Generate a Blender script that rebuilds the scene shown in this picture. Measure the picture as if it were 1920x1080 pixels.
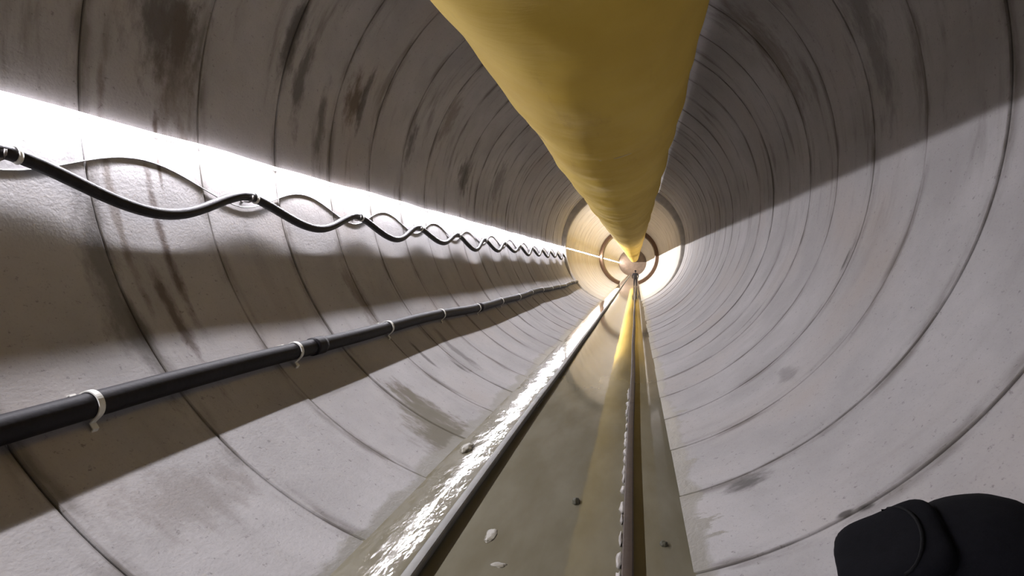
import bpy, bmesh, math, random
from mathutils import Vector, Matrix, noise as mnoise

random.seed(7)
for o in list(bpy.data.objects):
    bpy.data.objects.remove(o)
C = bpy.context.scene.collection
S = bpy.context.scene
PI = math.pi

# ------------------------------------------------------------------ sizes
R = 3.2                 # tunnel radius
ZC = 3.03               # height of the tunnel axis above the water
R2, ZC2 = 2.98, 2.81    # narrower lined section further in
Y0, YS, Y1 = -8.0, 31.0, 130.0   # back end, step, far end
STRIP_Z = 2.88

# ------------------------------------------------------------------ camera
cam_d = bpy.data.cameras.new('camera')
cam = bpy.data.objects.new('camera', cam_d)
C.objects.link(cam)
cam_d.sensor_width = 36
cam_d.lens = 20.25
cam_d.clip_start, cam_d.clip_end = 0.02, 400
ax = Vector((232, 39, 1080)).normalized()          # tunnel axis seen from the camera
up = Vector((0, 1, 0)); up = (up - ax * up.dot(ax)).normalized()
rt = up.cross(ax)
cr = Vector((rt.x, ax.x, up.x)); cu = Vector((rt.y, ax.y, up.y)); cf = Vector((rt.z, ax.z, up.z))
M = Matrix((cr, cu, -cf)).transposed().to_4x4()
M.translation = Vector((0.704, 0, 1.779))
cam.matrix_world = M
S.camera = cam

# ------------------------------------------------------------------ world, exposure
w = bpy.data.worlds.new('world'); S.world = w
w.use_nodes = True
w.node_tree.nodes['Background'].inputs[0].default_value = (0.02, 0.02, 0.02, 1)
w.node_tree.nodes['Background'].inputs[1].default_value = 0.2
vs = S.view_settings
vs.view_transform = 'Standard'; vs.look = 'None'; vs.gamma = 1.0
vs.use_curve_mapping = False
vs.exposure = 0.0
NEAR_POWER, FAR_POWER = 370.0, 1150.0

# ------------------------------------------------------------------ node helpers
class NT:
    def __init__(s, name):
        s.m = bpy.data.materials.new(name); s.m.use_nodes = True
        s.t = s.m.node_tree; s.bsdf = s.t.nodes['Principled BSDF']
    def n(s, typ, **kw):
        nd = s.t.nodes.new(typ)
        for k, v in kw.items(): setattr(nd, k, v)
        return nd
    def put(s, sock, v):
        if hasattr(v, 'links') or hasattr(v, 'is_output'): s.t.links.new(v, sock)
        else: sock.default_value = v
    def math(s, op, a, b=0.0, c=0.0, clamp=False):
        nd = s.n('ShaderNodeMath', operation=op, use_clamp=clamp)
        for i, v in enumerate((a, b, c)): s.put(nd.inputs[i], v)
        return nd.outputs[0]
    def vmath(s, op, a, b=(0, 0, 0), c=(0, 0, 0)):
        nd = s.n('ShaderNodeVectorMath', operation=op)
        s.put(nd.inputs[0], a); s.put(nd.inputs[1], b)
        if op == 'MULTIPLY_ADD': s.put(nd.inputs[2], c)
        return nd.outputs['Value'] if op == 'LENGTH' else nd.outputs[0]
    def xyz(s, x, y, z=0.0):
        nd = s.n('ShaderNodeCombineXYZ')
        for i, v in enumerate((x, y, z)): s.put(nd.inputs[i], v)
        return nd.outputs[0]
    def noise(s, vec, scale, detail=4.0, rough=0.55, dist=0.0):
        nd = s.n('ShaderNodeTexNoise')
        s.put(nd.inputs['Vector'], vec); nd.inputs['Scale'].default_value = scale
        nd.inputs['Detail'].default_value = detail; nd.inputs['Roughness'].default_value = rough
        nd.inputs['Distortion'].default_value = dist
        return nd.outputs[0]
    def step(s, v, a, b, lo=0.0, hi=1.0):
        nd = s.n('ShaderNodeMapRange', interpolation_type='SMOOTHSTEP')
        s.put(nd.inputs[0], v)
        for i, q in enumerate((a, b, lo, hi)): s.put(nd.inputs[1 + i], q)
        return nd.outputs[0]
    def mix(s, f, a, b, mode='MIX'):
        nd = s.n('ShaderNodeMix', data_type='RGBA', blend_type=mode)
        s.put(nd.inputs[0], f)
        for i, v in ((6, a), (7, b)):
            if isinstance(v, tuple) and len(v) == 3: v = v + (1,)
            s.put(nd.inputs[i], v)
        return nd.outputs[2]
    def bump(s, h, strength, dist=0.01):
        nd = s.n('ShaderNodeBump'); nd.inputs['Strength'].default_value = strength
        nd.inputs['Distance'].default_value = dist
        s.put(nd.inputs['Height'], h); s.t.links.new(nd.outputs[0], s.bsdf.inputs['Normal'])
    def pos(s):
        nd = s.n('ShaderNodeNewGeometry'); sp = s.n('ShaderNodeSeparateXYZ')
        s.t.links.new(nd.outputs['Position'], sp.inputs[0])
        return nd.outputs['Position'], sp.outputs[0], sp.outputs[1], sp.outputs[2]

def plain(name, col, rough=0.6, metal=0.0, var=0.25, scale=8.0, bump=0.15):
    t = NT(name); p = t.n('ShaderNodeTexCoord').outputs['Object']
    n = t.noise(p, scale, 5)
    d = tuple(c * (1 - var) for c in col)
    t.put(t.bsdf.inputs['Base Color'], t.mix(t.step(n, .3, .7), d, col))
    t.bsdf.inputs['Roughness'].default_value = rough; t.bsdf.inputs['Metallic'].default_value = metal
    if bump: t.bump(t.noise(p, scale * 6, 3), bump)
    return t.m

RING_W, RING_0 = 1.15, 2.28
def concrete(name, radius, zc, ring_w, ring_0, base_a, base_b, stains, wet=True):
    t = NT(name); P, x, y, z = t.pos()
    zr = t.math('SUBTRACT', z, zc)
    th = t.math('ARCTAN2', zr, x)                       # -pi..pi, +-pi = left springline
    th = t.math('ADD', th, t.math('MULTIPLY', t.math('LESS_THAN', th, -PI / 2), 2 * PI))   # no seam on the left wall
    s = t.math('MULTIPLY', th, radius)
    uv = t.xyz(y, s, 0.0)
    col = t.mix(t.step(t.noise(uv, 0.9, 6, .6), .3, .7), base_a, base_b)
    # clouded warm tint, pale lime haze
    col = t.mix(t.step(t.noise(uv, .45, 3), .48, .78, 0, .55), col, tuple(c * k for c, k in zip(base_a, (.86, .72, .58))))
    # streaks that run down round the bore
    st = t.noise(t.xyz(t.math('MULTIPLY', y, 3.2), t.math('MULTIPLY', s, .55)), 1.0, 6, .6, .3)
    ht = t.step(zr, -1.2, .3)                            # drips belong to the upper walls
    col = t.mix(t.math('MULTIPLY', t.step(st, .53, .72), t.math('MULTIPLY_ADD', ht, .5, .12)), col, (.11, .095, .075))
    # fine speckle and pits
    sp = t.noise(uv, 19, 4, .7)
    col = t.mix(t.step(sp, .60, .70, 0, .6), col, (.13, .12, .115))
    col = t.mix(t.step(t.noise(uv, 55, 3, .7), .56, .72, 0, .35), col, (.17, .16, .155))
    # grime along the ring joints
    fr = t.math('FRACT', t.math('DIVIDE', t.math('ADD', t.math('SUBTRACT', y, ring_0), 50 * ring_w), ring_w))
    jd = t.math('MULTIPLY', t.math('MINIMUM', fr, t.math('SUBTRACT', 1.0, fr)), ring_w)
    jn = t.noise(t.xyz(t.math('MULTIPLY', y, 5.0), t.math('MULTIPLY', s, 1.3)), 1.0, 5)
    jm = t.math('MULTIPLY', t.step(jd, .012, .15, 1, 0), t.step(jn, .42, .68, 0, .75))
    jm = t.math('MAXIMUM', jm, t.math('MULTIPLY', t.step(jd, .010, .03, 1, 0), t.step(jn, .35, .6, .15, .8)))
    col = t.mix(jm, col, (.085, .07, .055))
    # single stains: (y, degrees, half length along, half height round, strength, colour)
    dn = t.math('MULTIPLY_ADD', t.noise(t.xyz(t.math('MULTIPLY', y, 2.2), s), 3.0, 5, .65), 2.4, -1.2)
    for (sy, sd, ly, ls, k, sc) in stains:
        if sd < -90: sd += 360
        a = t.math('DIVIDE', t.math('SUBTRACT', y, sy), ly)
        b = t.math('DIVIDE', t.math('SUBTRACT', s, math.radians(sd) * radius), ls)
        d = t.math('ADD', t.vmath('LENGTH', t.xyz(a, b)), dn)
        col = t.mix(t.step(d, .25, 1.15, k, 0), col, sc)
    rough = .82
    if wet:
        fn = t.noise(t.xyz(t.math('MULTIPLY', y, 6.5), t.math('MULTIPLY', s, 3.0)), 1.0, 6, .65)
        lim = t.math('MULTIPLY_ADD', t.noise(uv, 2.2, 6, .6), .13, -.03)
        fing = t.math('MULTIPLY', t.step(fn, .48, .66), t.step(t.noise(uv, .8, 2), .45, .6))
        lim = t.math('ADD', lim, t.math('MULTIPLY', t.math('MULTIPLY', fing, .075), t.math('GREATER_THAN', x, 0.0)))
        wm = t.step(t.math('SUBTRACT', z, lim), -.012, .012, 1, 0)
        col = t.mix(t.math('MULTIPLY', wm, .8), col, (.19, .18, .145))
        rough = t.step(wm, 0, 1, .82, .4)
    t.put(t.bsdf.inputs['Base Color'], col)
    t.put(t.bsdf.inputs['Roughness'], rough)
    h = t.math('ADD', t.noise(uv, 40, 4, .6), t.math('MULTIPLY', t.noise(uv, 5, 4), 2.0))
    t.bump(h, .35, .006)
    return t.m

DK, BR, RU, GM = (.055, .048, .042), (.10, .068, .042), (.065, .036, .022), (.15, .135, .10)
near_stains = [
    (4.15, 166, .42, .55, .75, DK), (4.3, 172, .30, .7, .5, BR), (5.7, 157, .16, .5, .75, DK),
    (6.05, 164, .14, .6, .7, DK), (6.6, 170, .12, .6, .6, DK), (7.25, 161, .28, .42, .85, BR), (7.5, 160, .12, .5, .7, DK),
    (9.4, 164, .2, .4, .7, DK), (12.6, 165, .5, .5, .75, DK), (15.5, 160, .5, .7, .5, DK), (10.6, 150, .3, .6, .5, BR),
    (3.98, -160, .06, .9, .8, RU), (3.78, -149, .07, .6, .75, RU), (3.6, -168, .05, 1.2, .6, BR), (4.1, -176, .03, .4, .8, RU), (3.35, -155, .16, 1.1, .6, DK),
    (6.0, -124, .16, .35, .8, BR), (5.55, -111.5, .5, .5, .95, GM), (5.8, -116, .38, .6, .9, GM), (6.0, -120, .25, .5, .8, GM),
    (4.42, -62, .12, .20, .8, DK), (7.0, -22, .04, .16, .8, DK), (3.41, -53, .035, .05, .9, DK), (3.46, -55, .03, .05, .9, DK),
    (7.3, -131, .06, .25, .7, DK), (7.9, -124, .05, .2, .7, DK), (8.4, -128, .15, .6, .5, DK),
    (9.5, -40, .05, .5, .4, DK), (6.2, -47, .3, .12, .35, DK), (2.9, -126, .5, .3, .35, BR),
    (6.8, -150, .2, .6, .5, BR), (9.0, 35, .5, 1.2, .5, BR), (6.5, 25, .3, 1.4, .45, DK), (3.2, 150, .3, 1.1, .5, BR), (4.4, 28, .4, 1.2, .4, DK),
]
M_CON = concrete('lining_concrete', R, ZC, RING_W, RING_0, (.345, .332, .332), (.445, .430, .434), near_stains)
M_CON2 = concrete('inner_lining_concrete', R2, ZC2, 2.3, YS, (.39, .36, .315), (.45, .425, .39), [], True)
M_JOINT = plain('joint_filler', (.045, .04, .035), .9, scale=12)
M_FACE = plain('step_concrete', (.5, .47, .42), .8, scale=3)

def mud_water():
    t = NT('muddy_water'); P, x, y, z = t.pos()
    n = t.noise(t.vmath('MULTIPLY', P, (1.6, .45, 1)), 1.4, 5)
    col = t.mix(t.step(n, .3, .72), (.155, .140, .095), (.215, .20, .150))
    foam = t.noise(t.vmath('MULTIPLY', P, (1.0, .7, 1)), 6.5, 6, .7)
    col = t.mix(t.step(foam, .70, .78, 0, .7), col, (.40, .37, .30))
    t.put(t.bsdf.inputs['Base Color'], col)
    t.bsdf.inputs['Roughness'].default_value = .05
    t.bsdf.inputs['IOR'].default_value = 1.36
    # the gutter beside the left rail runs; between the rails it stands nearly still
    run = t.step(x, -.62, -.5, 1.0, .10)
    r1 = t.noise(t.vmath('MULTIPLY', P, (3.0, 1.1, 1)), 2.2, 3)
    r2 = t.noise(t.vmath('MULTIPLY', P, (2.2, .9, 1)), 9, 2)
    h = t.math('MULTIPLY', t.math('MULTIPLY_ADD', r2, .05, r1), run)
    t.bump(h, .065, .05)
    return t.m
M_WATER = mud_water()

def yellow_fabric():
    t = NT('yellow_duct_fabric'); P, x, y, z = t.pos()
    n = t.noise(t.vmath('MULTIPLY', P, (1, .5, 1)), 1.1, 5)
    col = t.mix(t.step(n, .3, .7), (.50, .335, .050), (.60, .42, .075))
    sm = t.noise(t.vmath('MULTIPLY', P, (2, .35, 2)), 2.3, 5, .65)
    col = t.mix(t.step(sm, .58, .75, 0, .35), col, (.31, .205, .04))
    t.put(t.bsdf.inputs['Base Color'], col)
    t.bsdf.inputs['Roughness'].default_value = .75
    t.bsdf.inputs['Specular IOR Level'].default_value = .15
    h = t.math('ADD', t.noise(t.vmath('MULTIPLY', P, (1, 2.5, 1)), 2.2, 4), t.math('MULTIPLY', t.noise(P, 160, 2), .04))
    t.bump(h, .25, .03)
    return t.m
M_DUCT = yellow_fabric()
M_BAND = plain('duct_seam', (.46, .33, .09), .6, scale=5)
M_WIRE = plain('galvanised_wire', (.35, .35, .36), .45, .8)
M_ALU = plain('strip_channel', (.7, .7, .7), .6)
M_RUBBER = plain('black_rubber', (.022, .020, .022), .5, scale=14, var=.4)
M_PIPE = plain('black_plastic_pipe', (.014, .012, .015), .55, scale=6, var=.4)
for m_ in (M_RUBBER, M_PIPE): m_.node_tree.nodes['Principled BSDF'].inputs['Specular IOR Level'].default_value = .2
M_GREY = plain('grey_cable', (.42, .42, .43), .5)
M_WHITE = plain('white_plastic', (.72, .71, .66), .5)
M_STEEL = plain('hook_steel', (.30, .28, .27), .5, .6)
M_RAILW = plain('wet_rail_steel', (.20, .195, .18), .5, .1, scale=4)
M_RAILR = plain('rusty_rail_steel', (.06, .036, .022), .6, .15, scale=5)
M_CRUST = plain('pale_crust', (.40, .37, .34), .45, scale=20)
M_STONE = plain('dark_stone', (.07, .065, .04), .7, scale=20)
M_MUD = plain('pale_silt', (.27, .25, .195), .4, scale=15)
M_BAG = plain('black_bag_fabric', (.004, .004, .006), .95, scale=30)
M_BAG.node_tree.nodes['Principled BSDF'].inputs['Specular IOR Level'].default_value = .1
M_BAGT = plain('bag_trim', (.006, .006, .007), .8, scale=30)
M_RIB = plain('brown_rib_steel', (.10, .05, .022), .6, .2, scale=5)
M_CLOTH = plain('dark_work_clothes', (.022, .016, .018), .85, scale=20)
M_SKIN = plain('skin', (.42, .26, .19), .6, scale=20)
M_HELM = plain('dark_helmet', (.012, .009, .009), .8, scale=10)
for m_ in (M_HELM, M_BAGT): m_.node_tree.nodes['Principled BSDF'].inputs['Specular IOR Level'].default_value = .1
M_BOOT = plain('rubber_boot', (.015, .013, .012), .4, scale=10)
M_HAIR = plain('dark_hair', (.015, .011, .009), .6)
M_CAP = plain('bulkhead', (.20, .145, .105), .8, scale=1.5)

def lamp(name, strength, col):
    t = NT(name)
    t.bsdf.inputs['Base Color'].default_value = (.8, .8, .8, 1)
    t.bsdf.inputs['Emission Color'].default_value = col + (1,)
    t.bsdf.inputs['Emission Strength'].default_value = strength
    t.m.cycles.emission_sampling = 'FRONT'
    return t.m
M_LED = lamp('led_diffuser', NEAR_POWER, (.985, .965, 1.04))
M_HOUSE = lamp('housing_added_glow', 5.0, (.97, .92, 1.0)); M_HOUSE.cycles.emission_sampling = 'AUTO'  # channel glow added to brighten the wall above the strip, imitating bloom
M_LED2 = lamp('led_diffuser_bright', FAR_POWER, (1.0, .955, .97))

# ------------------------------------------------------------------ object helpers
def link(name, me, mat=None, parent=None):
    o = bpy.data.objects.new(name, me); C.objects.link(o)
    if mat: me.materials.append(mat)
    if parent: o.parent = parent
    return o
def mesh(name, verts, faces, mat=None, parent=None, smooth=True):
    me = bpy.data.meshes.new(name); me.from_pydata(verts, [], faces); me.update()
    if smooth: me.polygons.foreach_set('use_smooth', [True] * len(me.polygons))
    return link(name, me, mat, parent)
def frombm(name, bm, mat=None, parent=None, smooth=True):
    bmesh.ops.recalc_face_normals(bm, faces=bm.faces)
    me = bpy.data.meshes.new(name); bm.to_mesh(me); bm.free()
    if smooth: me.polygons.foreach_set('use_smooth', [True] * len(me.polygons))
    return link(name, me, mat, parent)
def thing(name, label, cat, loc=(0, 0, 0), group=None):
    o = bpy.data.objects.new(name, None); C.objects.link(o); o.location = loc
    o.empty_display_size = .2
    o['label'] = label; o['category'] = cat
    if group: o['group'] = group
    return o
def tag(o, label, cat=None, group=None, kind=None):
    o['label'] = label
    if cat: o['category'] = cat
    if group: o['group'] = group
    if kind: o['kind'] = kind
    return o
def sweep(path, rad, seg=12, caps=True, radf=None):
    """tube along a list of Vectors -> verts, faces"""
    vs_, fs = [], []
    n = len(path); ref = Vector((0, 0, 1))
    for i, p in enumerate(path):
        d = (path[min(i + 1, n - 1)] - path[max(i - 1, 0)]).normalized()
        rf = ref if abs(d.dot(ref)) < .95 else Vector((1, 0, 0))
        a = d.cross(rf).normalized(); b = a.cross(d)
        rr = radf(i) if radf else rad
        for k in range(seg):
            t = 2 * PI * k / seg
            vs_.append(p + a * math.cos(t) * rr + b * math.sin(t) * rr)
    for i in range(n - 1):
        for k in range(seg):
            k2 = (k + 1) % seg
            fs.append((i * seg + k, i * seg + k2, (i + 1) * seg + k2, (i + 1) * seg + k))
    if caps:
        fs.append(tuple(range(seg))[::-1]); fs.append(tuple((n - 1) * seg + k for k in range(seg)))
    return vs_, fs
def tube(name, path, rad, mat, parent=None, seg=12, radf=None):
    v, f = sweep(path, rad, seg, True, radf)
    o = mesh(name, v, f, mat, parent); return o
def box_bm(bm, c, s, rot=None, bev=0.0):
    m = Matrix.Translation(c)
    if rot: m = m @ rot
    g = bmesh.ops.create_cube(bm, size=1, matrix=m @ Matrix.Diagonal((*s, 1)))
    if bev:
        es = list({e for v in g['verts'] for e in v.link_edges})
        bmesh.ops.bevel(bm, geom=es, offset=bev, segments=2, affect='EDGES', profile=.5)
def wallpt(deg, prot, y, radius=R, zc=ZC):
    a = math.radians(deg); q = radius - prot
    return Vector((q * math.cos(a), y, zc + q * math.sin(a)))

# ------------------------------------------------------------------ the bore: one object per lining ring
def ring_mesh(name, radius, width, seg, ch=.009, gap=.008, th=.25):
    prof = [(gap / 2, radius + th), (gap / 2, radius + ch), (gap / 2 + ch * .35, radius + ch * .3), (gap / 2 + ch, radius)]
    m = 4
    for i in range(1, m): prof.append((gap / 2 + ch + (width - gap - 2 * ch) * i / m, radius))
    prof += [(width - gap / 2 - ch, radius), (width - gap / 2 - ch * .35, radius + ch * .3), (width - gap / 2, radius + ch), (width - gap / 2, radius + th)]
    v, f = [], []
    n = len(prof)
    for k in range(seg):
        t = 2 * PI * k / seg
        for (y, r) in prof: v.append((r * math.cos(t), y, r * math.sin(t)))
    for k in range(seg):
        k2 = (k + 1) % seg
        for i in range(n):
            j = (i + 1) % n
            f.append((k * n + i, k * n + j, k2 * n + j, k2 * n + i))
    me = bpy.data.meshes.new(name); me.from_pydata(v, [], f); me.update()
    bm = bmesh.new(); bm.from_mesh(me); bmesh.ops.recalc_face_normals(bm, faces=bm.faces); bm.to_mesh(me); bm.free()
    me.polygons.foreach_set('use_smooth', [True] * len(me.polygons))
    try: me.set_sharp_from_angle(angle=math.radians(10))
    except Exception: pass
    return me

lining = bpy.data.objects.new('wall_lining', None); C.objects.link(lining)
lining['kind'] = 'structure'; lining['label'] = 'stained grey concrete tunnel lining built of broad rings'
rm = ring_mesh('lining_ring', R, RING_W, 192); rm.materials.append(M_CON)
k0 = math.floor((Y0 - RING_0) / RING_W); k = k0
while True:
    y = RING_0 + k * RING_W
    if y > YS - .3: break
    o = bpy.data.objects.new('lining_ring', rm); C.objects.link(o); o.parent = lining
    o.location = (random.uniform(-.006, .006), y, ZC + random.uniform(-.006, .006))
    o.rotation_euler = (0, random.uniform(0, 6.28), 0)
    k += 1
y_end_near = RING_0 + k * RING_W
y_start_near = RING_0 + k0 * RING_W
def cyl_sleeve(name, r, ya, yb, zc, mat, parent, seg=128):
    v = []; f = []
    for k in range(seg):
        t = 2 * PI * k / seg
        for yy in (ya, yb): v.append((r * math.cos(t), yy, zc + r * math.sin(t)))
    for k in range(seg):
        k2 = (k + 1) % seg
        f.append((k * 2, k2 * 2, k2 * 2 + 1, k * 2 + 1))
    return mesh(name, v, f, mat, parent)
cyl_sleeve('joint_filler', R + .02, y_start_near, y_end_near, ZC, M_JOINT, lining)

inner = bpy.data.objects.new('wall_inner', None); C.objects.link(inner)
inner['kind'] = 'structure'; inner['label'] = 'narrower brightly lit tunnel lining beyond the step'
rm2 = ring_mesh('inner_ring', R2, 2.3, 128, ch=.03, gap=.03, th=.2); rm2.materials.append(M_CON2)
YS2 = y_end_near
y = YS2 + .3
while y < Y1:
    o = bpy.data.objects.new('inner_ring', rm2); C.objects.link(o); o.parent = inner
    o.location = (0, y, ZC2); y += 2.3
Y1 = y
cyl_sleeve('joint_filler', R2 + .05, YS2 + .3, Y1, ZC2, M_JOINT, inner)
# the face where the bore steps in: ring between the two radii, 0.3 m deep, rounded lip
bm = bmesh.new(); SEG = 128; rows = []
for (yy, rr, zz) in ((YS2 + .02, R + .24, ZC), (YS2 + .02, R2 + .05, ZC2), (YS2 + .035, R2 + .02, ZC2), (YS2 + .07, R2 - .01, ZC2), (YS2 + .31, R2 - .01, ZC2), (YS2 + .31, R + .24, ZC)):
    rows.append([bm.verts.new((rr * math.cos(2 * PI * k / SEG), yy, zz + rr * math.sin(2 * PI * k / SEG))) for k in range(SEG)])
for a, b in zip(rows, rows[1:] + rows[:1]):
    for k in range(SEG): bm.faces.new((a[k], a[(k + 1) % SEG], b[(k + 1) % SEG], b[k]))
frombm('step_ring', bm, M_FACE, inner, smooth=False)
# ends
def disc(name, yy, rr, zz, mat, label):
    bm = bmesh.new()
    v = [bm.verts.new((rr * math.cos(2 * PI * k / 96), yy, zz + rr * math.sin(2 * PI * k / 96))) for k in range(96)]
    u = [bm.verts.new((a.co.x, yy + .1, a.co.z)) for a in v]
    bm.faces.new(v); bm.faces.new(u)
    for k in range(96): bm.faces.new((v[k], v[(k + 1) % 96], u[(k + 1) % 96], u[k]))
    o = frombm(name, bm, mat, None, False); o['kind'] = 'structure'; o['label'] = label
disc('wall_front', Y1, R2 + .15, ZC2, M_CAP, 'brownish face closing the far end of the tunnel')
disc('wall_back', y_start_near - .1, R + .2, ZC, M_CON, 'concrete bulkhead behind the viewer')

# ------------------------------------------------------------------ muddy water in the invert
def water():
    bm = bmesh.new()
    secs = []
    for (yy, hw, dep) in ((y_start_near, math.sqrt(R * R - ZC * ZC) + .03, .12), (YS2 + .02, math.sqrt(R * R - ZC * ZC) + .03, .12),
                          (YS2 + .03, math.sqrt(R2 * R2 - ZC2 * ZC2) + .02, .12), (Y1, math.sqrt(R2 * R2 - ZC2 * ZC2) + .02, .12)):
        secs.append([bm.verts.new(q) for q in ((-hw, yy, 0), (hw, yy, 0), (hw * .5, yy, -dep), (-hw * .5, yy, -dep))])
    for a, b in zip(secs, secs[1:]):
        for i in range(4): bm.faces.new((a[i], a[(i + 1) % 4], b[(i + 1) % 4], b[i]))
    bm.faces.new(secs[0]); bm.faces.new(secs[-1])
    o = frombm('muddy_water', bm, M_WATER, None, False)
    tag(o, 'shallow olive brown muddy water standing along the tunnel floor', 'water', kind='stuff')
water()

# ------------------------------------------------------------------ strip light on the left wall
def strip_light(name, label, ya, yb, radius, zc, z, mat, seglen, flush=False):
    root = thing(name, label, 'light')
    xw = -math.sqrt(radius ** 2 - (z - zc) ** 2)
    n = int((yb - ya) / seglen)
    ys = [ya + (yb - ya) * i / n for i in range(n + 1)]
    sag = [.008 * math.sin(1.7 * q) + .006 * math.sin(4.1 * q + 1) for q in ys]
    # section of the channel: back on the wall, open face tilted down and outwards
    prof = [(-.004, .020), (.030, .030), (.062, .026), (.060, .017), (.030, .002), (-.004, .001)]
    if flush: prof = [(-.004, .024), (.016, .024), (.016, .018), (.009, .017), (.009, -.017), (.016, -.018), (.016, -.024), (-.004, -.024)]
    v, f = [], []; m = len(prof)
    for q, s_ in zip(ys, sag):
        for (px, pz) in prof: v.append((xw + px, q, z + pz + s_))
    for i in range(n):
        for j in range(m):
            j2 = (j + 1) % m; f.append((i * m + j, i * m + j2, (i + 1) * m + j2, (i + 1) * m + j))
    f.append(tuple(range(m))); f.append(tuple(n * m + j for j in range(m))[::-1])
    mesh('channel', v, f, M_ALU if flush else M_HOUSE, root, False)
    # diffuser: faces down and out, normal about 55 degrees below level
    v, f = [], []
    for q, s_ in zip(ys, sag):
        if flush: v.append((xw + .013, q, z + .016 + s_)); v.append((xw + .013, q, z - .016 + s_)); continue
        v.append((xw + .0585, q, z + .0148 + s_)); v.append((xw + .0355, q, z + .0028 + s_))
    for i in range(n): f.append((i * 2, i * 2 + 2, i * 2 + 3, i * 2 + 1))
    o = mesh('diffuser', v, f, mat, root, False)
    nrm = o.data.polygons[0].normal
    if nrm.z - nrm.x > 0: o.data.flip_normals()
    return root
strip_light('strip_light', 'long white glowing strip light on the wall above the wavy black cable', y_start_near + .1, YS2 - .05, R, ZC, STRIP_Z, M_LED, .4)
strip_light('strip_light', 'bright strip light on the wall of the narrower tunnel section', YS2 + .4, 59.9, R2, ZC2, STRIP_Z - .03, M_LED2, .8, True)
strip_light('strip_light', 'bright strip light on the wall beyond the brown ring rib', 62.6, Y1 - .2, R2, ZC2, STRIP_Z - .03, M_LED2, .8, True)

# ------------------------------------------------------------------ ventilation duct
DX, DZ, DR = .345, 3.753, .875
duct = thing('ventilation_duct', 'big yellow fabric air duct hanging under the tunnel crown', 'duct', (DX, 0, DZ))
def duct_section(ya, yb, dy, seg):
    n = max(2, int((yb - ya) / dy)); v, f = [], []
    for i in range(n + 1):
        yy = ya + (yb - ya) * i / n
        u = (i / n)
        pin = .006 * (math.exp(-((yy - ya) / .12) ** 2) + math.exp(-((yb - yy) / .12) ** 2))
        for k in range(seg):
            t = 2 * PI * k / seg
            c, s_ = math.cos(t), math.sin(t)
            w_ = mnoise.noise(Vector((c * 1.3, yy * .9, s_ * 1.3))) * .042 + mnoise.noise(Vector((c * 4, yy * 2.6, s_ * 4 + 9))) * .010
            # hoop wrinkles, slightly slanted
            w_ += .006 * math.sin(yy * 9 + 3 * mnoise.noise(Vector((c * 2, yy, s_ * 2)))) * max(0, mnoise.noise(Vector((c * 1.5, yy * .5, s_ * 1.5 + 4))) + .2)
            r = DR - pin + w_
            sx = 1.0; sz = 1.0
            v.append((r * c * sx, yy, r * s_ * sz))
    for i in range(n):
        for k in range(seg):
            k2 = (k + 1) % seg
            f.append((i * seg + k, (i + 1) * seg + k, (i + 1) * seg + k2, i * seg + k2))
    return mesh('duct_section', v, f, M_DUCT, duct)
cuts = [y_start_near + .2, -1.5, 6.1, 14.0, 22.0, 30.0]
for a, b in zip(cuts, cuts[1:]): duct_section(a, b, .07 if a > -2 and a < 10 else .12, 96)
fc = [30.0 + 10 * i for i in range(0, 10)] + [Y1 - .3]
for a, b in zip(fc, fc[1:]): duct_section(a, b, .3, 64)
def band(yy):
    v, f = [], []; seg = 72; prof = ((-.04, -.004), (-.03, .006), (.03, .006), (.04, -.004))
    for k in range(seg):
        t = 2 * PI * k / seg
        for (py, pr) in prof:
            r = DR - .02 + pr; v.append((r * math.cos(t), yy + py, r * math.sin(t)))
    for k in range(seg):
        k2 = (k + 1) % seg
        for i in range(4): f.append((k * 4 + i, k * 4 + (i + 1) % 4, k2 * 4 + (i + 1) % 4, k2 * 4 + i))
    mesh('seam_band', v, f, M_BAND, duct)
for yy in cuts[1:] + fc[1:-1]: band(yy)
yy = y_start_near + 1.5
while yy < Y1 - 2:
    rr, zz = (R, ZC) if yy < YS2 else (R2, ZC2)
    top = zz + math.sqrt(rr * rr - DX * DX) - DZ
    tube('hanger_wire', [Vector((0, yy, DR - .05)), Vector((0, yy, (top + DR) / 2)), Vector((0, yy, top + .02))], .008, M_WIRE, duct, 6)
    yy += 4.6

# ------------------------------------------------------------------ wavy cable and its hooks
HOOK0, HOOKS = 5.08, 2.3
def cable_z(yy):
    u = (yy - HOOK0) / HOOKS; u -= math.floor(u)
    # rises to a fairly tight crest at every hook, broad sag between
    c = .5 - .5 * math.cos(2 * PI * u)
    i = math.floor((yy - HOOK0) / HOOKS)
    sagz = (.25, .27, .23, .30, .26, .22, .28)[i % 7]
    return 2.515 - sagz * (c ** .8)
def cable_path(f, prot, ya, yb, dy):
    n = int((yb - ya) / dy); out = []
    for i in range(n + 1):
        yy = ya + (yb - ya) * i / n
        z = f(yy); p = prot(yy)
        q = R - p
        out.append(Vector((-math.sqrt(q * q - (z - ZC) ** 2), yy, z)))
    return out
def prot_main(yy):
    u = (yy - HOOK0) / HOOKS; u -= math.floor(u)
    return .088 + .005 * (.5 - .5 * math.cos(2 * PI * u))
cable = thing('power_cable', 'thick black cable hung in waves along the wall under the strip light', 'cable')
tube('cable_sheath', cable_path(cable_z, prot_main, y_start_near + .1, YS2 - .02, .09), .047, M_RUBBER, cable, 12)
def z2(yy):
    u = (yy - HOOK0) / HOOKS; u -= math.floor(u)
    c = .5 - .5 * math.cos(2 * PI * u)
    return 2.405 + .265 * (c ** .9)
thin = tube('thin_cable', cable_path(z2, lambda q: .007, y_start_near + .1, YS2 - .02, .1), .006, M_GREY, None, 8)
tag(thin, 'thin grey cable looping on the wall behind the thick wavy cable', 'cable')

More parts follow.
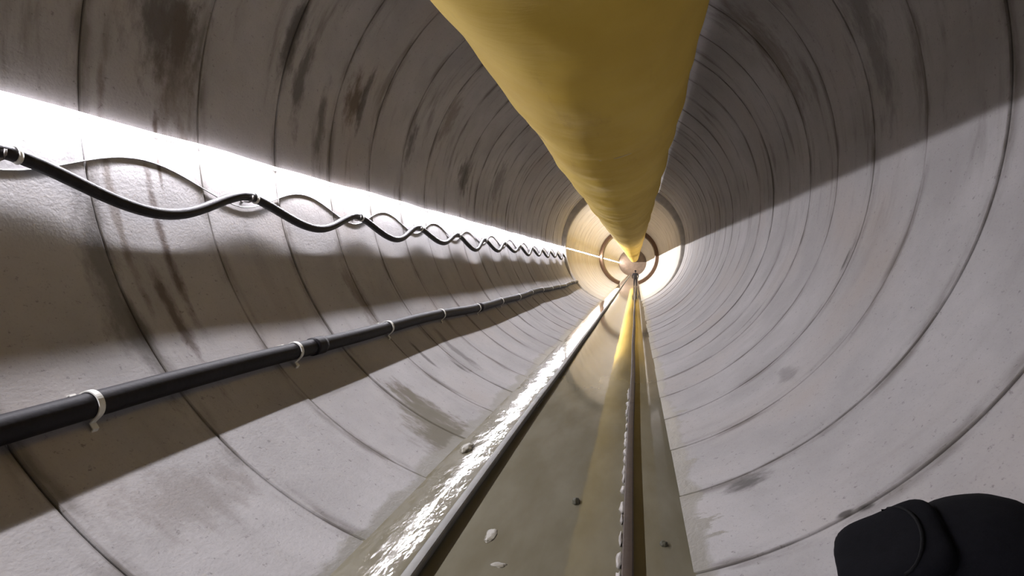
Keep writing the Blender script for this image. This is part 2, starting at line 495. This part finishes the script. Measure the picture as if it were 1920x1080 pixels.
# hook: plate on the wall, rod out under the cable, upturned tip
def make_hook_meshes():
    bm = bmesh.new(); box_bm(bm, (.004, 0, .03), (.012, .05, .11), None, .003)
    plate = bpy.data.meshes.new('plate'); bm.to_mesh(plate); bm.free(); plate.materials.append(M_STEEL)
    pth = [Vector((0, 0, .0)), Vector((.03, 0, -.012)), Vector((.09, 0, -.02)), Vector((.125, 0, -.012)), Vector((.140, 0, .01)), Vector((.143, 0, .045))]
    v, f = sweep(pth, .008, 8)
    rod = bpy.data.meshes.new('rod'); rod.from_pydata(v, [], f); rod.update(); rod.materials.append(M_STEEL)
    rod.polygons.foreach_set('use_smooth', [True] * len(rod.polygons))
    return plate, rod
HP, HR = make_hook_meshes()
i = -5
while True:
    yy = HOOK0 + HOOKS * i
    i += 1
    if yy < y_start_near + .3: continue
    if yy > YS2 - .3: break
    z = cable_z(yy) - .041
    xw = -math.sqrt(R * R - (z - ZC) ** 2)
    h = thing('cable_hook', 'small steel wall hook carrying the wavy black cable', 'hook', (xw, yy, z), 'cable hooks under the strip light')
    for nm, me in (('plate', HP), ('rod', HR)):
        o = bpy.data.objects.new(nm, me); C.objects.link(o); o.parent = h
    # white tie round the cable at the crest
    yt = yy + .10
    pz = cable_z(yt); q = R - prot_main(yt); px = -math.sqrt(q * q - (pz - ZC) ** 2)
    bm = bmesh.new(); prof = ((-.014, .048), (-.014, .052), (.014, .052), (.014, .048)); rows = []
    for k in range(20):
        t = 2 * PI * k / 20
        rows.append([bm.verts.new((px + r * math.cos(t), yt + py, pz + r * math.sin(t) - py * .45)) for (py, r) in prof])
    for k in range(20):
        for j in range(4): bm.faces.new((rows[k][j], rows[k][(j + 1) % 4], rows[(k + 1) % 20][(j + 1) % 4], rows[(k + 1) % 20][j]))
    frombm('cable_tie', bm, M_WHITE, cable)

# ------------------------------------------------------------------ black pipe low on the left wall
PA, PP, PR = -139.8, .084, .077
pipe = thing('drain_pipe', 'straight black pipe with white clamps running low along the left wall', 'pipe')
def pipe_pt(yy):
    return wallpt(PA + .5 * math.sin(yy * .55 + .8) + .25 * math.sin(yy * 1.3), PP, yy)
def pipe_piece(ya, yb):
    n = max(3, int((yb - ya) / .12))
    return tube('pipe_length', [pipe_pt(ya + (yb - ya) * i / n) for i in range(n + 1)], PR, M_PIPE, pipe, 18)
pc = [y_start_near + .1, -1.0, 5.15, 11.2, 17.3, 23.4, YS2 - .0]
for a, b in zip(pc, pc[1:]): pipe_piece(a, b)
for yy in pc[1:-1]:
    n = 5
    tube('coupling', [pipe_pt(yy - .09 + .18 * i / n) for i in range(n + 1)], PR + .012, M_PIPE, pipe, 18)
def clamp(yy):
    c = pipe_pt(yy); bm = bmesh.new()
    a = math.radians(PA); inw = Vector((-math.cos(a), 0, -math.sin(a))); tan = Vector((-math.sin(a), 0, math.cos(a)))
    if tan.z < 0: tan = -tan
    rows = []; N = 18
    pts = []
    for k in range(N + 1):                # horseshoe round the pipe, ends on the wall
        t = -PI / 2 + PI * k / N
        pts.append((math.cos(t) * (PR + .003), math.sin(t) * (PR + .003)))
    pts = [(-PP - .005, -(PR + .05)), (-PP + .02, -(PR + .045)), (-PP + .025, -(PR + .004))] + pts + [(-PP + .025, PR + .004), (-PP + .02, PR + .045), (-PP - .005, PR + .05)]
    for i_, (u, v_) in enumerate(pts):
        p0, p1 = pts[max(i_ - 1, 0)], pts[min(i_ + 1, len(pts) - 1)]
        d = Vector((p1[0] - p0[0], p1[1] - p0[1])).normalized(); nrm = Vector((d.y, -d.x))
        row = []
        for (ww, tt) in ((-.019, 0), (-.019, .008), (.019, .008), (.019, 0)):
            uu, vv = u + nrm.x * tt, v_ + nrm.y * tt
            row.append(bm.verts.new(c + inw * uu + tan * vv + Vector((0, ww, 0))))
        rows.append(row)
    for r0, r1 in zip(rows, rows[1:]):
        for j in range(4): bm.faces.new((r0[j], r0[(j + 1) % 4], r1[(j + 1) % 4], r1[j]))
    bm.faces.new(rows[0]); bm.faces.new(rows[-1])
    o = frombm('clamp', bm, M_WHITE, pipe, False); o['label'] = 'white clamp'
yy = 4.77 - 2.06 * 5
while yy < YS2 - .5:
    if yy > y_start_near + .2: clamp(yy)
    yy += 2.06

# ------------------------------------------------------------------ rails
def rail(name, x, mat, label, top=.062):
    root = thing(name, label, 'rail', (x, 0, 0))
    prof = [(-.06, -.055), (.06, -.055), (.06, -.047), (.016, -.034), (.010, -.02), (.010, top - .045), (.034, top - .034), (.034, top - .010),
            (.026, top - .002), (.010, top), (-.010, top), (-.026, top - .002), (-.034, top - .010), (-.034, top - .034), (-.010, top - .045), (-.010, -.02), (-.016, -.034), (-.06, -.047)]
    cut = [y_start_near + .05, -2.6, 7.4, 17.4, 27.4, 37.4, 60, 90, Y1 - .1]
    m = len(prof)
    for a, b in zip(cut, cut[1:]):
        n = max(2, int((b - a) / 1.0)); v, f = [], []
        for i_ in range(n + 1):
            yy = a + .006 + (b - a - .012) * i_ / n
            dx = .006 * math.sin(yy * .8)
            for (px, pz) in prof: v.append((px + dx, yy, pz))
        for i_ in range(n):
            for j in range(m):
                j2 = (j + 1) % m; f.append((i_ * m + j, i_ * m + j2, (i_ + 1) * m + j2, (i_ + 1) * m + j))
        f.append(tuple(range(m))[::-1]); f.append(tuple(n * m + j for j in range(m)))
        o = mesh('rail_length', v, f, mat, root, True)
        try: o.data.set_sharp_from_angle(angle=math.radians(35))
        except Exception: pass
    for yy in cut[1:-1]:
        for sd in (-1, 1):
            bm = bmesh.new(); box_bm(bm, (sd * .018, yy, -.004), (.012, .46, .036), None, .004)
            fp = frombm('fishplate', bm, mat, root, False)
            for q in (-.16, -.06, .06, .16):
                bm = bmesh.new()
                bmesh.ops.create_cone(bm, cap_ends=True, segments=6, radius1=.012, radius2=.012, depth=.014,
                                      matrix=Matrix.Translation((sd * .029, yy + q, -.004)) @ Matrix.Rotation(PI / 2, 4, 'Y'))
                frombm('bolt', bm, mat, fp, False)
    return root
rl = rail('steel_rail', -.545, M_RAILW, 'wet grey steel rail beside the running gutter, rail further from the bag', .085)
rr_ = rail('steel_rail', .655, M_RAILR, 'dark rusty steel rail with pale crust, rail nearer the bag')
# pale crusts clinging to the rail's flank
rc = random.Random(3)
yy = 2.6
while yy < 8.5:
    L = rc.uniform(.05, .24)
    bm = bmesh.new()
    bmesh.ops.create_icosphere(bm, subdivisions=2, radius=.5)
    wd = rc.uniform(.025, .05)
    for v in bm.verts:
        d = v.co.copy(); nn = mnoise.noise(d * 3 + Vector((yy, 0, 0))) * .7
        v.co = Vector((d.x * wd * (1 + nn), d.y * L * (1 + nn), d.z * .05 * (1 + nn)))
        v.co += Vector((-.045, yy, .012))
    frombm('crust', bm, M_CRUST, rr_)['label'] = 'pale crust on the rail'
    yy += L * rc.uniform(.6, 1.2) + rc.uniform(.02, .16)

# ------------------------------------------------------------------ stones and silt lumps in the water
def lump(name, x, y, rx, ry, rz, mat, label, cat, seed, group=None, sub=3):
    bm = bmesh.new(); bmesh.ops.create_icosphere(bm, subdivisions=sub, radius=1)
    for v in bm.verts:
        d = v.co.copy()
        k = 1 + .35 * mnoise.noise(d * 1.6 + Vector((seed, 0, 0))) + .18 * mnoise.noise(d * 4 + Vector((0, seed, 0)))
        v.co = Vector((d.x * rx * k, d.y * ry * k, d.z * rz * k))
    o = frombm(name, bm, mat); o.location = (x, y, rz * .25); tag(o, label, cat, group); return o
lump('stone', .26, 4.31, .03, .045, .025, M_STONE, 'small dark stone in the water between the rails', 'stone', 1)
lump('stone', .88, 3.75, .024, .03, .02, M_STONE, 'small dark stone in the water beyond the rusty rail', 'stone', 2)
lump('silt_lump', -.24, 3.66, .04, .10, .006, M_MUD, 'pale silt lump breaking the water between the rails', 'mud', 3)
lump('silt_lump', -.10, 3.30, .045, .03, .005, M_MUD, 'small pale silt lump in water near the grey rail', 'mud', 5)
lump('silt_lump', -.93, 5.4, .06, .13, .03, M_MUD, 'pale silt lump at the gutter edge under the brown stain', 'mud', 8)

# ------------------------------------------------------------------ steel rib far inside
bm = bmesh.new(); rows = []; SEG = 96
for k in range(SEG + 1):
    t = math.radians(-70 + 320 * k / SEG)
    rows.append([bm.verts.new((r * math.cos(t), q, ZC2 + r * math.sin(t))) for (r, q) in
                 ((R2 - .004, 60.0), (R2 - .32, 60.0), (R2 - .34, 60.1), (R2 - .34, 62.4), (R2 - .32, 62.5), (R2 - .004, 62.5))])
for a, b in zip(rows, rows[1:]):
    for j in range(6): bm.faces.new((a[j], a[(j + 1) % 6], b[(j + 1) % 6], b[j]))
bm.faces.new(rows[0]); bm.faces.new(rows[-1])
o = frombm('steel_rib', bm, M_RIB, None, False)
tag(o, 'dark brown ring rib lining the far tunnel around the person', 'rib')

# ------------------------------------------------------------------ person far down the track
def person(loc, rz, H):
    root = thing('person', 'person in dark work clothes and helmet standing far down the track', 'person', loc)
    root.rotation_euler = (0, 0, rz)
    k = H / 1.72
    bm = bmesh.new(); sk = bm.verts.layers.skin.verify()
    J = {}
    def jv(n, x, y, z, r, r2=None):
        v = bm.verts.new((x * k, y * k, z * k)); v[sk].radius = (r * k, (r2 or r) * k); J[n] = v
    jv('pel', 0, 0, .95, .20, .15)
    jv('waist', 0, .01, 1.10, .20, .15); jv('chest', 0, .02, 1.30, .22, .16); jv('neckb', 0, .01, 1.45, .09, .08)
    jv('neck', 0, -.005, 1.50, .052); jv('jaw', 0, -.025, 1.56, .062, .075); jv('head', 0, -.01, 1.65, .078, .09); jv('crown', 0, 0, 1.71, .05)
    for s_, n in ((-1, 'l'), (1, 'r')):
        jv('sh' + n, s_ * .22, .01, 1.40, .092); jv('el' + n, s_ * .33, .04, 1.14, .072); jv('wr' + n, s_ * .27, -.07, .90, .046)
        jv('hd' + n, s_ * .265, -.10, .83, .036, .022)
        for q, (ox, L) in enumerate(((-.024, .07), (-.008, .08), (.008, .075), (.022, .06))):
            jv('f%d' % q + n, s_ * .265 + ox * .2, -.115 + ox, .80, .011); jv('g%d' % q + n, s_ * .262, -.125 + ox, .80 - L, .009)
        jv('t0' + n, s_ * .25, -.135, .83, .012); jv('t1' + n, s_ * .245, -.155, .79, .010)
        jv('hip' + n, s_ * .105, 0, .90, .125); jv('kn' + n, s_ * (.125), -.025, .50, .092); jv('an' + n, s_ * .14, .02, .10, .062)
        jv('ball' + n, s_ * .15, -.09, .035, .042, .03); jv('toe' + n, s_ * .155, -.15, .03, .035, .025)
    E_ = [('pel', 'waist'), ('waist', 'chest'), ('chest', 'neckb'), ('neckb', 'neck'), ('neck', 'jaw'), ('jaw', 'head'), ('head', 'crown')]
    for n in 'lr':
        E_ += [('chest', 'sh' + n), ('sh' + n, 'el' + n), ('el' + n, 'wr' + n), ('wr' + n, 'hd' + n), ('pel', 'hip' + n), ('hip' + n, 'kn' + n), ('kn' + n, 'an' + n),
               ('an' + n, 'ball' + n), ('ball' + n, 'toe' + n), ('hd' + n, 't0' + n), ('t0' + n, 't1' + n)]
        for q in range(4): E_ += [('hd' + n, 'f%d' % q + n), ('f%d' % q + n, 'g%d' % q + n)]
    for a, b in E_: bm.edges.new((J[a], J[b]))
    J['pel'][sk].use_root = True
    me = bpy.data.meshes.new('body'); bm.to_mesh(me); bm.free()
    o = link('body', me, None, root)
    o.modifiers.new('skin', 'SKIN').use_smooth_shade = True
    o.modifiers.new('sub', 'SUBSURF').levels = 1; o.modifiers['sub'].render_levels = 1
    # clothes to the neck and wrists, skin above: one material chosen by height on the body
    t = NT('body_cloth_and_skin'); tc = t.n('ShaderNodeTexCoord').outputs['Object']; sp = t.n('ShaderNodeSeparateXYZ'); t.t.links.new(tc, sp.inputs[0])
    hand = t.math('MULTIPLY', t.step(sp.outputs[2], .87 * k, .88 * k, 1, 0), t.step(t.math('ABSOLUTE', sp.outputs[0]), .20 * k, .205 * k))
    msk = t.math('MAXIMUM', t.step(sp.outputs[2], 1.485 * k, 1.495 * k), hand)
    boot = t.step(sp.outputs[2], .33 * k, .335 * k, 1, 0)
    col = t.mix(msk, (.008, .006, .007), (.22, .13, .09)); col = t.mix(boot, col, (.012, .011, .010))
    t.put(t.bsdf.inputs['Base Color'], col); t.bsdf.inputs['Roughness'].default_value = .8
    me.materials.append(t.m)
    # face
    for s_ in (-1, 1):
        bm = bmesh.new(); bmesh.ops.create_icosphere(bm, subdivisions=1, radius=.011 * k, matrix=Matrix.Translation((s_ * .032 * k, -.092 * k, 1.635 * k)))
        frombm('eye', bm, M_HAIR, root)
        bm = bmesh.new(); bmesh.ops.create_icosphere(bm, subdivisions=2, radius=.03 * k, matrix=Matrix.Translation((s_ * .078 * k, .0, 1.62 * k)) @ Matrix.Diagonal((.35, .6, 1, 1)))
        frombm('ear', bm, M_SKIN, root)
    bm = bmesh.new(); bmesh.ops.create_cone(bm, cap_ends=True, segments=8, radius1=.016 * k, radius2=.006 * k, depth=.05 * k, matrix=Matrix.Translation((0, -.10 * k, 1.61 * k)))
    frombm('nose', bm, M_SKIN, root)
    bm = bmesh.new(); box_bm(bm, (0, -.092 * k, 1.565 * k), (.045 * k, .012 * k, .01 * k), None, .003 * k)
    frombm('mouth', bm, M_HAIR, root)
    bm = bmesh.new(); bmesh.ops.create_uvsphere(bm, u_segments=16, v_segments=10, radius=1)
    for v in bm.verts: v.co = Vector((v.co.x * .09 * k, v.co.y * .085 * k + .025 * k, v.co.z * .10 * k + 1.60 * k))
    frombm('hair', bm, M_HAIR, root)
    # helmet: dome and brim
    bm = bmesh.new(); bmesh.ops.create_uvsphere(bm, u_segments=24, v_segments=12, radius=1)
    for v in list(bm.verts):
        if v.co.z < -.05: bm.verts.remove(v)
    for v in bm.verts: v.co = Vector((v.co.x * .118 * k, v.co.y * .135 * k, v.co.z * .125 * k + 1.665 * k))
    hm = frombm('helmet', bm, M_HELM, root)
    bm = bmesh.new(); bmesh.ops.create_cone(bm, cap_ends=True, segments=28, radius1=.145 * k, radius2=.12 * k, depth=.014 * k, matrix=Matrix.Translation((0, -.02 * k, 1.662 * k)) @ Matrix.Diagonal((1, 1.15, 1, 1)))
    frombm('brim', bm, M_HELM, hm)
person((.668, 54.0, .0), PI + .12, 1.46)

# ------------------------------------------------------------------ black bag slumped against the right wall
def bag(deg, yy):
    root = thing('duffel_bag', 'black rounded bag leaning against the curved wall beyond the rusty rail', 'bag')
    a = math.radians(deg); ou = Vector((math.cos(a), 0, math.sin(a))); tn = Vector((-math.sin(a), 0, math.cos(a)))
    mw = Matrix((ou.cross(tn), ou, tn)).transposed().to_4x4() @ Matrix.Rotation(math.radians(14), 4, 'Y')
    mw.translation = wallpt(deg, .255, yy) - tn * .36
    root.matrix_world = mw
    def sup(bm, c, s, e=.45, sub=5):
        g = bmesh.ops.create_cube(bm, size=2)
        vs0 = g['verts']
        bmesh.ops.subdivide_edges(bm, edges=list({e_ for v in vs0 for e_ in v.link_edges}), cuts=14, use_grid_fill=True)
        for v in bm.verts:
            d = v.co
            n = (abs(d.x) ** (2 / e) + abs(d.y) ** (2 / e) + abs(d.z) ** (2 / e)) ** (e / 2)
            q = Vector((d.x / n, d.y / n, d.z / n))
            kk = 1 + .03 * mnoise.noise(q * 2.2) + .012 * mnoise.noise(q * 6)
            v.co = Vector(c) + Vector((q.x * s[0] * kk, q.y * s[1] * kk, q.z * s[2] * kk))
    bm = bmesh.new(); sup(bm, (0, 0, .36), (.35, .22, .37), .75); frombm('bag_body', bm, M_BAG, root)
    bm = bmesh.new(); sup(bm, (0, -.20, .27), (.22, .06, .19)); frombm('front_pocket', bm, M_BAG, root)
    tube('zip', [Vector((-.19 * math.cos(t), -.262 + .012 * abs(math.cos(t)) ** 4, .30 + .10 * math.sin(t))) for t in [PI * i / 14 for i in range(15)]], .006, M_BAGT, root, 6)
    tube('carry_handle', [Vector((-.09, 0, .70)), Vector((-.08, 0, .75)), Vector((-.03, 0, .785)), Vector((.03, 0, .785)), Vector((.08, 0, .75)), Vector((.09, 0, .70))], .013, M_BAGT, root, 8)
    for s_ in (-1, 1):
        tube('shoulder_strap', [Vector((s_ * .11, .10, .69)), Vector((s_ * .13, .19, .56)), Vector((s_ * .15, .215, .38)), Vector((s_ * .17, .19, .2)), Vector((s_ * .16, .12, .06))], .018, M_BAGT, root, 8)
bag(-53.0, 2.25)
